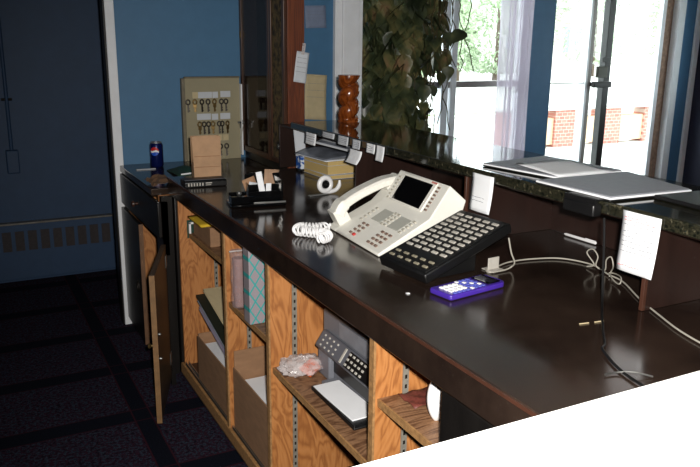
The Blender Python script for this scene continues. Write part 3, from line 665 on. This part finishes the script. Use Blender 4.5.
# ------------------------------------------------------------------ key module beside the phone
km = thing('key_module', 'black button module with rows of light keys beside the ivory telephone', 'console', (.964, 1.66, .911), (0, 0, R(-84.3)))
L0, L1 = (0, .030), (.284, .126); aM = math.atan2(L1[1]-L0[1], L1[0]-L0[0]); ML = math.hypot(L1[0]-L0[0], L1[1]-L0[1])
def onmod(mb, x, s, w_, d_, h0, h1): return mb.at((x, L0[0]+s*math.cos(aM), L0[1]+s*math.sin(aM)), (aM, 0, 0)).box(-w_/2, w_/2, -d_/2, d_/2, h0, h1)
onmod(MB(), .091, ML/2, .196, ML, -.027, 0).build('body', BLACKPL, km, bevel=.004)
onmod(MB(), .091, ML/2, .182, ML-.02, 0, .002).build('face_plate', BLACKPL, km, bevel=.001)
MB().prism([(.03, 0), (.03, .010), (.20, .066), (.20, .0)], .02, .155).build('stand', BLACKPL, km, bevel=.003)
MB().box(.168, .172, .230, .268, 0, .034).box(.150, .195, .226, .270, 0, .003).build('bracket', KEYLIGHT, km, bevel=.001)
for i in range(5):
    for j in range(10): onmod(MB(), .022+i*.0345, .088+j*.0205, .022, .0090, .001, .005).build('key', KEYLIGHT, km, bevel=.0012)
    for j in range(2): onmod(MB(), .022+i*.0345, .026+j*.022, .018, .0075, .001, .005).build('key', pm('dim_key_label', (136, 130, 112), .5), km, bevel=.001)
# cables
def cable(name, label, pts, r, mat): return tag(MB().tube(spline(pts, 10), r, 8).build(name, mat, None), label, 'cable')
cable('telephone_cable', 'grey white cable running from the key module across the worktop',
      [(1.245, 1.480, 1.005), (1.255, 1.478, .965), (1.270, 1.480, .935), (1.272, 1.495, .918), (1.245, 1.490, .9145), (1.200, 1.490, .9145), (1.205, 1.515, .9145), (1.250, 1.525, .9145), (1.305, 1.543, .9145), (1.377, 1.541, .9145), (1.46, 1.510, .9145), (1.495, 1.43, .9145), (1.47, 1.345, .9145), (1.455, 1.28, .9145), (1.39, 1.168, .9145), (1.341, 1.067, .9145), (1.306, .986, .9145), (1.284, .90, .9145), (1.27, .80, .9145)], .0021, CABLEW)
lp = [(1.47, 1.42, .9145), (1.475, 1.40, .925), (1.47, 1.424, .952), (1.47, 1.405, .967), (1.47, 1.385, .952), (1.47, 1.388, .925), (1.48, 1.366, .918), (1.47, 1.355, .950), (1.47, 1.340, .962), (1.47, 1.330, .940), (1.48, 1.345, .918), (1.45, 1.315, .918), (1.43, 1.278, .9155), (1.425, 1.262, .920), (1.44, 1.275, .930), (1.47, 1.32, .922), (1.475, 1.345, .917), (1.46, 1.33, .9145)]
cable('cable_loop', 'loose loops of grey cable bunched under the hanging note', lp, .0017, CABLEW)
cable('black_cable', 'black cable hanging from the box under the ledge onto the worktop',
      [(1.305, 1.222, 1.108), (1.303, 1.214, 1.06), (1.300, 1.205, .99), (1.285, 1.185, .93), (1.245, 1.145, .9145), (1.163, 1.062, .9145), (1.11, 1.005, .9145), (1.083, .984, .9145), (1.042, .902, .9145), (1.025, .82, .9145), (1.02, .74, .9145)], .0028, BLACKPL)
tag(MB().tube(spline([(1.002, .90, .9135), (1.03, .895, .9145), (1.05, .875, .9185), (1.075, .855, .9135)], 8), .0018, 6).build('bread_tie', STEEL, None), 'thin silver wire tie lying on the worktop by the black cable', 'wire')
hb = thing('cable_box', 'small black box hanging on the edge of the granite ledge', 'box', (1.307, 1.294, 1.095))
B('case', BLACKPL, hb, -.016, .012, -.050, .050, .010, .040, bevel=.004); B('clip', BLACKPL, hb, -.010, .07, -.05, .05, .0475, .0515, bevel=.001); B('clip_back', BLACKPL, hb, -.012, -.004, -.05, .05, .036, .0515)
pen = thing('white_pen', 'white pen lying along the back of the cubby', 'pen', (1.664, 1.645, .9165), (R(90), 0, R(2)))
MB().lathe([(.002, -.066), (.0045, -.058), (.0048, .05), (.0042, .062), (.002, .064)], 12).build('barrel', WHITEPL, pen)
MB().lathe([(.0005, -.078), (.002, -.066)], 10).build('tip', BLACKPL, pen); MB().box(-.001, .001, .005, .0065, .02, .062).build('clip', WHITEPL, pen)
for i, (x, y, a) in enumerate(((1.160, 1.113, -9), (1.198, 1.107, -6))):
    tag(MB().box(-.012, .012, -.0012, .0012, 0, .0018).build('toothpick', MANILA, None, loc=(x, y, .9108), rot=(0, 0, R(a))), ('left' if i == 0 else 'right')+' one of two pale splinters on the worktop', 'splinter')
tag(MB().box(-.004, .004, -.004, .004, 0, .0015).build('paper_crumb', PAPER, None, loc=(.92, 1.447, .9108)), 'tiny white crumb of paper left of the purple calculator', 'crumb')

# ------------------------------------------------------------------ calculator
ca = thing('calculator', 'purple scientific calculator with white number keys', 'calculator', (1.067, 1.408, .911), (0, 0, R(9.5)))
MB().prism([(-.094, -.034), (-.088, -.038), (.085, -.040), (.097, -.030), (.099, 0), (.097, .030), (.085, .040), (-.088, .038), (-.094, .034)], 0, .014, 'z').build('case', PURPLE, ca, bevel=.004, seg=3)
MB().box(.040, .084, -.030, .030, .0135, .0165).build('display_bezel', BLACKGLOSS, ca, bevel=.002)
B('display', LCD, ca, .050, .074, -.026, .026, .0165, .0170)
for i in range(4):
    for j in range(3): MB().box(-.078+i*.0145, -.067+i*.0145, -.022+j*.0155, -.010+j*.0155, .0135, .0175).build('key', WHITEPL, ca, bevel=.0015)
    MB().box(-.078+i*.0145, -.068+i*.0145, -.034, -.026, .0135, .0165).build('key', KEYBLUE, ca, bevel=.001)
for i in range(4):
    for j in range(5): MB().box(-.016+i*.0125, -.008+i*.0125, -.031+j*.0132, -.0215+j*.0132, .0135, .0162).build('key', KEYBLUE if (i+j) % 4 else WHITEPL, ca, bevel=.001)

# ------------------------------------------------------------------ notes taped along the ledge
def note(label, y0, y1, zt, zb, x=1.3165, tilt=0, curl=.004, mat=PAPER, ink=None, seed=0, name='paper_note', group='paper notes taped along the ledge front', th=.0006, flat=0):
    w_, h = abs(y0-y1), zt-zb
    t = thing(name, label, 'note', (x, (y0+y1)/2, zt), (0, R(tilt), R(-90)), group)
    MB().grid(lambda u, v: ((u-.5)*w_*(1-.05*v), -curl*h*22*(max(0, v-flat)**2)+.001*math.sin(6*u+seed), -v*h), 6, 8).build('sheet', mat, t, solid=th)
    if ink:
        rnd_ = random.Random(seed); A_ = (MB(), MB())
        for (v0, col, wdt) in ink:
            a = A_[col]; x0 = -.42
            while x0 < -.42+wdt:
                l = rnd_.uniform(.03, .09); yy = -curl*h*22*(max(0, v0-flat)**2)-.0016
                zz = -v0*h+rnd_.uniform(-.001, .001)
                a.box(x0*w_, min(x0+l, -.42+wdt)*w_, yy-.0006, yy, zz-.0007, zz+.0007); x0 += l+.02
        for a, nm_, im_ in ((A_[0], 'handwriting', INKG), (A_[1], 'red_lines', INKR)):
            if a.v: a.build(nm_, im_, t, smooth=False)
    return t
ln_ = lambda vs, c=0, w_=.84: [(v, c, w_) for v in vs]
note('leftmost small white note on the ledge front above the books', 2.928, 2.815, 1.118, 1.070, ink=ln_((.3, .5, .7)), seed=1)
note('small white note taped second from the left on the ledge front', 2.765, 2.645, 1.138, 1.117, ink=ln_((.4, .7)), seed=2, mat=PAPERG)
note('small white note taped third from the left on the ledge front', 2.619, 2.526, 1.139, 1.105, ink=ln_((.3, .5, .7)), seed=3, mat=PAPERG)
note('small grey white note taped fourth from the left on the ledge front', 2.494, 2.429, 1.138, 1.104, ink=ln_((.3, .5, .7)), seed=4, mat=PAPERG)
note('small printed card taped fifth from the left on the ledge front', 2.384, 2.317, 1.137, 1.104, ink=ln_((.3, .5, .7), 0, .7), seed=5)
note('curved white slip at the right end of the row of small notes', 2.311, 2.252, 1.138, 1.085, curl=.006, seed=6)
note('curled white paper hanging below the small ledge notes', 2.517, 2.412, 1.100, 1.052, x=1.314, curl=.02, seed=7)
note('blank white note hanging from the ledge behind the black key module', 1.745, 1.645, 1.131, 1.024, curl=.004, seed=8, ink=ln_((.62, .72), 0, .6), tilt=0)
note('long handwritten white note with red lines hanging from the ledge', 1.178, 1.072, 1.136, 1.000, x=1.315, curl=.003, seed=9, tilt=0, ink=ln_((.10, .15), 1)+ln_((.22,), 0)+ln_((.33,), 0, .5)+ln_((.42, .5, .58, .66), 0)+ln_((.90,), 1, .6))

# folders on the ledge
def pad(name, label, corners, z, th, rim, mat, sheets):
    t = thing(name, label, 'folder', (0, 0, 0))
    def inset(k): 
        c = sum((Vector((*p, 0)) for p in corners), Vector())/4
        return [tuple((c+(Vector((*p, 0))-c)*k)[:2]) for p in corners]
    MB().prism(inset(1.0), z, z+th*.35, 'z').build('backing', BLACKPL, t, bevel=.002)
    MB().prism(inset(.985), z+th*.35, z+th*.75, 'z').build('paper_block', PAPER, t, bevel=.001)
    MB().prism(inset(sheets), z+th*.75, z+th, 'z').build('cover', mat, t, bevel=.002)
pad('writing_pad', 'grey covered pad with white page edges at the near end of the ledge', [(1.318, 1.480), (1.322, 1.225), (1.590, 1.215), (1.648, 1.475)], 1.1428, .012, 0, MATGREY, .955)
pad('writing_pad', 'grey pad on the ledge behind the near grey pad', [(1.365, 1.765), (1.405, 1.500), (1.658, 1.500), (1.640, 1.800)], 1.1428, .010, 0, MATGREY, .985)
tag(MB().grid(lambda u, v: (1.40+u*.20+.02*v, 1.478+v*.20, 1.1585+.004*math.sin(3*u)*v-.003*(1-v)), 8, 6).build('loose_sheet', PAPER, None, solid=.0008), 'loose white sheet lying over the far grey pad', 'paper')
tag(MB().box(-.10, .10, -.13, .13, 0, .010).build('black_folder', BLACKPL, None, loc=(1.54, 1.075, 1.1432), rot=(0, 0, R(-3)), bevel=.003), 'black folder at the right edge on the granite ledge', 'folder')

# papers on the blue wall and the case
def wallpaper(name, label, mat, x0, x1, z1, z0, y, rot, curl=.004, cat='note', ink=None, seed=0):
    w_, h = x1-x0, z1-z0; t = thing(name, label, cat, ((x0+x1)/2, y, z1), (0, R(rot), 0))
    MB().grid(lambda u, v: ((u-.5)*w_, -curl*v*v*5+.001*math.sin(5*u), -v*h), 6, 8).build('sheet', mat, t, solid=.0006)
    if ink:
        a = MB(); rnd_ = random.Random(seed)
        for v0 in ink:
            x = -.4
            while x < .4:
                l = rnd_.uniform(.05, .12); yy = -curl*v0*v0*5-.0014; a.box(x*w_, min(.4, x+l)*w_, yy-.0005, yy, -v0*h-.0009, -v0*h+.0009); x += l+.03
        a.build('print', INKG, t, smooth=False)
    return t
p1 = wallpaper('taped_paper', 'white slip taped beside the reddish case side above the envelope', PAPERG, 1.448, 1.512, 1.440, 1.298, 3.308, 9, .0015, ink=(.2, .35, .5, .65), seed=2)
MB().at((0, -.0015, .0)).box(-.008, .008, -.0004, .0012, -.012, .040).build('tape', FILM, p1)
wallpaper('envelope', 'yellowed manila paper hanging on the blue wall beside the white pillar', MANILA, 1.768, 1.902, 1.305, 1.055, 3.922, 4, .006, 'paper', ink=(.2, .35, .5), seed=3)
wallpaper('taped_sheet', 'greyish square sheet taped high on the blue wall by the pillar', pm('blue_grey_paper', (120, 132, 156), .8, var=.08), 1.766, 1.892, 1.678, 1.558, 3.924, -2, .001, 'paper', ink=(.25, .4, .55), seed=4)

# ------------------------------------------------------------------ bay contents
# far bay, shelf
tag(B('flat_box', CARDB, None, .872, 1.10, 2.88, 3.12, .6685, .750, bevel=.002), 'flat brown box under the yellow pad on the top left shelf', 'box')
tag(MB().grid(lambda u, v: (.842+u*.22, 2.90+v*.20, .7545+.003*math.sin(3*u)), 6, 6).build('legal_pad', YELLOW, None, solid=.007), 'yellow pad lying on the flat box in the top left shelf', 'pad')
tag(B('note_pad', PAPER, None, .895, 1.05, 2.96, 3.09, .7615, .778, bevel=.002), 'white pad on top of the yellow pad in the top left shelf', 'pad')
tag(B('tan_box', CARDB, None, .93, 1.14, 2.56, 2.78, .6685, .80, bevel=.003), 'plain tan box at the right of the top left shelf', 'box')
def carton(label, x0, x1, y0, y1, z1, zb, fill):
    t = thing('cardboard_box', label, 'box', ((x0+x1)/2, (y0+y1)/2, .0665)); a, b = (x1-x0)/2, (y1-y0)/2; h = z1-.0665; hb = zb-.0665; th = .005
    MB().box(-a, -a+th, -b, b, 0, h).build('front_wall', CARDB, t, bevel=.001); MB().box(a-th, a, -b, b, 0, hb).build('back_wall', CARDB, t, bevel=.001)
    MB().box(-a+th, a-th, b-th, b, 0, hb).build('side_wall', CARDB, t, bevel=.001); MB().box(-a+th, a-th, -b, -b+th, 0, h).build('side_wall', CARDB, t, bevel=.001)
    B('bottom', CARDB, t, -a+th, a-th, -b+th, b-th, 0, th)
    if fill: MB().box(-a+.012, a-.02, -b+.012, b-.02, th+.001, fill-.05).build('white_lining', PAPER, t, bevel=.002)
    return t
carton('open cardboard box with white contents on the floor of the second bay', .822, 1.20, 2.108, 2.488, .310, .375, .245)
carton('cardboard box full of leaning folders in the far bay', .822, 1.16, 2.545, 2.955, .265, .275, .215)
stk = (('magazine', 'lowest grey magazine in the pile on the far cardboard box', pm('mauve_cover', (140, 132, 150), .5), .012, .272, 13, -.010),
       ('magazine', 'purple white magazine in the pile on the far cardboard box', pm('lilac_cover', (168, 160, 182), .5), .010, .292, 13, .004),
       ('magazine', 'metallic grey magazine in the pile in the far bay', MAGG, .012, .312, 13, -.016),
       ('folder', 'dark green folder just below the beige folder in the far bay', pm('dark_green_card', (34, 38, 30), .5), .008, .332, 13, -.02),
       ('folder', 'beige folder on top of the pile in the far bay', MANILA, .010, .352, 13, .012))
for nm, lab, mt, h, zc, a, dx in stk:
    t = thing(nm, lab, nm, (1.00+dx, 2.835, zc+.038), (R(a), 0, 0), 'magazines and folders on the far cardboard box')
    B('cover', mt, t, -.135, .15, -.20, .20, h-.001, h+.0005, bevel=.0003); B('sheets', PAPERG if nm == 'magazine' else mt, t, -.130, .148, -.197, .197, .001, h-.001); B('back_cover', mt, t, -.135, .15, -.20, .20, -.0005, .001, bevel=.0003)
# second bay: plastic roll and lattice binder
pr = thing('plastic_roll', 'clear plastic bag rolled into a tube in the second bay', 'bag', (.838, 2.440, .567))
MB().lathe([(.026, 0), (.030, .03), (.027, .07), (.031, .11), (.028, .16), (.031, .185), (.033, .205)], 14).build('film', FILM2, pr)
MB().lathe([(.018, .002), (.021, .06), (.019, .12), (.022, .18)], 12).build('mauve_core', pm('mauve_liner', (142, 110, 106), .5, var=.15), pr)
MB().tube([(-.034, -.004, .207), (.0, -.012, .209), (.034, -.004, .207)], .003, 6).build('top_seam', FILM, pr)
B('lattice_binder', TEAL, None, .806, 1.05, 2.245, 2.300, .567, .826, bevel=.002)
tag(bpy.data.objects['lattice_binder'], 'grey box with teal diamond lattice print on the second bay shelf', 'box')
# third bay: printer, plastic bag
pt = thing('printer', 'grey multifunction printer with slanted key panel on the third bay shelf', 'printer', (.955, 1.70, .4825))
y0, y1 = -.270, .255
MB().box(-.004, .30, y0, y1+.030, 0, .214).build('rear_body', GREYPL, pt, bevel=.012, seg=3)
MB().box(-.022, .0, y1-.055, y1+.026, 0, .100).box(-.022, .0, y0, y0+.055, 0, .100).box(-.05, .004, y0+.055, y1-.055, 0, .012).build('base', GREYPL, pt, bevel=.006)
B('paper_slot', BLACKPL, pt, -.006, -.0035, y0+.055, y1-.055, .03, .09)
Mcp = Matrix.Translation((-.018, 0, .122)) @ Euler((0, R(-56), 0)).to_matrix().to_4x4()
cpz = MB(); cpz.T = Mcp; cpz = cpz.box(-.030, .030, y0, y1+.004, -.020, .014).build('control_panel', GREYPLD, pt, bevel=.008, seg=3)
def oncp(x, y, w_, d_, h, nm, mt): MB_ = MB(); MB_.T = Mcp; return MB_.box(x-w_/2, x+w_/2, y-d_/2, y+d_/2, .013, .014+h).build(nm, mt, cpz, bevel=.001)
oncp(.0, -.055, .048, .245, .0015, 'key_field', BLACKPL)
oncp(.0, .092, .046, .010, .0025, 'label_strip', KEYLIGHT)
for i in range(3):
    for j in range(5): oncp(-.016+i*.016, .060-j*.022, .007, .010, .0042, 'button', KEYLIGHT)
for i in range(3):
    for j in range(4): oncp(-.016+i*.016, .225-j*.028, .006, .007, .003, 'button', KEYLIGHT)
for i in range(3):
    for j in range(3): oncp(-.016+i*.016, -.20-j*.028, .006, .007, .003, 'button', KEYLIGHT)
oncp(.006, -.115, .034, .06, .003, 'display', BLACKGLOSS)
B('badge', BLACKPL, pt, -.009, -.0035, -.075, -.045, .166, .190); B('lid_panel', pm('grey_lid', (126, 128, 136), .4), pt, -.0075, -.0035, y0+.03, .165, .155, .204, bevel=.003)
MB().box(-.105, .0, -.120, .150, .014, .020).box(-.105, -.100, -.120, .150, .02, .026).build('output_tray', BLACKPL, pt, bevel=.002)
tag(MB().box(-.087, .001, -.110, .125, 0, .004).build('printed_page', PAPER, None, loc=(.947, 1.728, .5030), rot=(0, 0, R(2)), bevel=.0008), 'white sheet lying in the black output tray of the printer', 'paper')
pb = thing('plastic_bag', 'crumpled clear plastic bag with an orange packet on the third bay shelf', 'bag', (.884, 1.985, .4835))
rnd = random.Random(11)
def crump(u, v, rx, ry, rz):
    a = 2*math.pi*u; b = math.pi*(v-.5); rr = 1+.12*math.sin(5*a+3*b*2)+.05*math.sin(9*a-4*b)
    return (rx*rr*math.cos(b)*math.cos(a), ry*rr*math.cos(b)*math.sin(a), max(.0, rz*(1+math.sin(b)*rr*.9)))
MB().grid(lambda u, v: crump(u, v, .074, .056, .030), 26, 14).build('film', FILM, pb)
MB().at((.02, -.012, .018), (R(20), R(-10), R(30))).box(-.034, .034, -.024, .024, 0, .012).build('orange_packet', pm('orange_packet', (214, 96, 44), .5, var=.15), pb, bevel=.004)
MB().at((-.050, .034, .012), (0, 0, R(40))).lathe([(.012, -.010), (.015, 0), (.013, .014), (.006, .026), (.012, .034)], 12).build('knot', FILM, pb)
# fourth bay: white bottle-shaped mouse standing, red cloth
ms = thing('computer_mouse', 'white computer mouse standing on end on the fourth bay shelf', 'mouse', (.888, 1.258, .678), (0, 0, R(15)))
def mousef(u, v):
    a = 2*math.pi*u; t = v; w_ = .030*math.sin(math.pi*(.04+.92*t))**.55; d_ = .020*math.sin(math.pi*(.04+.92*t))**.6
    return (w_*math.cos(a), d_*math.sin(a), t*.112)
MB().grid(mousef, 24, 16).build('shell', WHITEPL, ms)
MB().box(-.001, .001, -.0215, -.017, .058, .104).build('button_seam', KEYGREY, ms); MB().at((0, -.0195, .085), (0, R(90), 0)).lathe([(.004, -.003), (.005, 0), (.004, .003)], 10).build('wheel', KEYGREY, ms)
tag(MB().grid(lambda u, v: (.865+u*.10, 1.315+v*.075, .6805+.006*abs(math.sin(7*u+5*v))), 10, 8).build('red_wrapper', pm('dull_red', (96, 46, 38), .6, var=.4, scale=40), None, solid=.001), 'dull red crinkled wrapper on the fourth bay shelf', 'wrapper')

# ------------------------------------------------------------------ lobby: plant, curtain, brown cupboard
pl = thing('hanging_vine', 'large dark leafy pothos vine in front of the lobby window', 'plant', (2.52, 4.10, 0))
rnd = random.Random(21)
leaves = MB(); stems = MB()
def leaf(mb, p, L, W, rot):
    mb.T = Matrix.Translation(p) @ rot.to_matrix().to_4x4()
    pts = [(0, 0), (.10, .30), (.28, .48), (.5, .44), (.75, .24), (1, 0)]
    vs = [(x*L, 0, -.10*L*x*x) for x, _ in pts]+[(x*L, y*W, .12*W-.16*L*x*x) for x, y in pts[1:-1]]+[(x*L, -y*W, .12*W-.16*L*x*x) for x, y in pts[1:-1]]
    fs = [(0, 1, 6), (1, 2, 7, 6), (2, 3, 8, 7), (3, 4, 9, 8), (4, 5, 9), (0, 10, 1), (1, 10, 11, 2), (2, 11, 12, 3), (3, 12, 13, 4), (4, 13, 5)]
    mb.add(vs, fs)
def xlim(z):
    for zz, x in ((1.03, 2.72), (1.10, 2.71), (1.22, 2.60), (1.34, 2.68), (1.50, 2.83), (2.4, 2.86)):
        if z <= zz: return x
    return 2.3
cnt = 0
for s_ in range(60):
    x0 = 2.28+.59*rnd.random()**1.1; y0_ = rnd.uniform(3.93, 4.28); zt = rnd.uniform(1.75, 2.25); ln2 = rnd.uniform(.5, 1.15)
    pts = []; x, y, z = x0, y0_, zt
    zend = max(.93, 1.30 if x0 > 2.70 else (zt-ln2 if rnd.random() < .2 else .93))
    while z > zend:
        pts.append((x-2.52, y-4.10, z)); x += rnd.uniform(-.025, .025); y += rnd.uniform(-.02, .02); z -= .05
    if len(pts) < 3: continue
    stems.tube(pts, .0035, 5)
    for q in pts:
        for _ in range(1 if x0 > 2.56 else 2):
            X = q[0]+2.52
            if X > xlim(q[2])-.02 or X < 2.27: continue
            if X > 2.56 and rnd.random() < .55: continue
            L = rnd.uniform(.09, .135) if X > 2.5 else rnd.uniform(.10, .155); r_ = Euler((rnd.uniform(-.6, .6), rnd.uniform(.5, 1.5), rnd.uniform(0, 6.283)))
            leaf(leaves, (q[0], q[1], q[2]), L, L*rnd.uniform(.72, .9), r_); cnt += 1
leaves.build('foliage', LEAF, pl); stems.build('stems', pm('vine_stem', (74, 66, 40), .6), pl)
MB().lathe([(.0, 0), (.14, 0), (.20, .30), (.215, .31), (.215, .34), (.19, .34), (.18, .28), (.0, .28)], 28).build('pot', pm('clay_pot', (120, 74, 52), .7), pl)
MB().tube([(0, 0, .28), (.01, 0, 1.2), (0, .02, 2.25)], .022, 10).build('support_pole', TREEB, pl)
cu = thing('sheer_curtain', 'sheer white curtain hanging beside the blue pier in the lobby', 'curtain', (4.58, 5.50, 0))
MB().grid(lambda u, v: ((u-.5)*(.40-.10*v*(1-v)), .035*math.sin(u*34)+.02*math.sin(u*13+2), .22+v*2.16), 70, 14).build('cloth', SHEER, cu)
MB().tube([(-2.1, 0, 2.40), (.22, 0, 2.40)], .012, 8).build('rod', GALV, cu)
bc2 = thing('wooden_chest', 'brown wooden chest against the dark wall at the right edge', 'chest', (6.90, 4.62, 0))
B('body', pm('red_brown_wood', (120, 54, 34), .5, var=.15), bc2, -.10, .195, -.30, .36, .05, .44, bevel=.006); B('lid', pm('red_brown_wood', (0, 0, 0)), bc2, -.11, .198, -.31, .37, .44, .47, bevel=.006); B('plinth', BLACKPL, bc2, -.08, .195, -.28, .34, 0, .05)
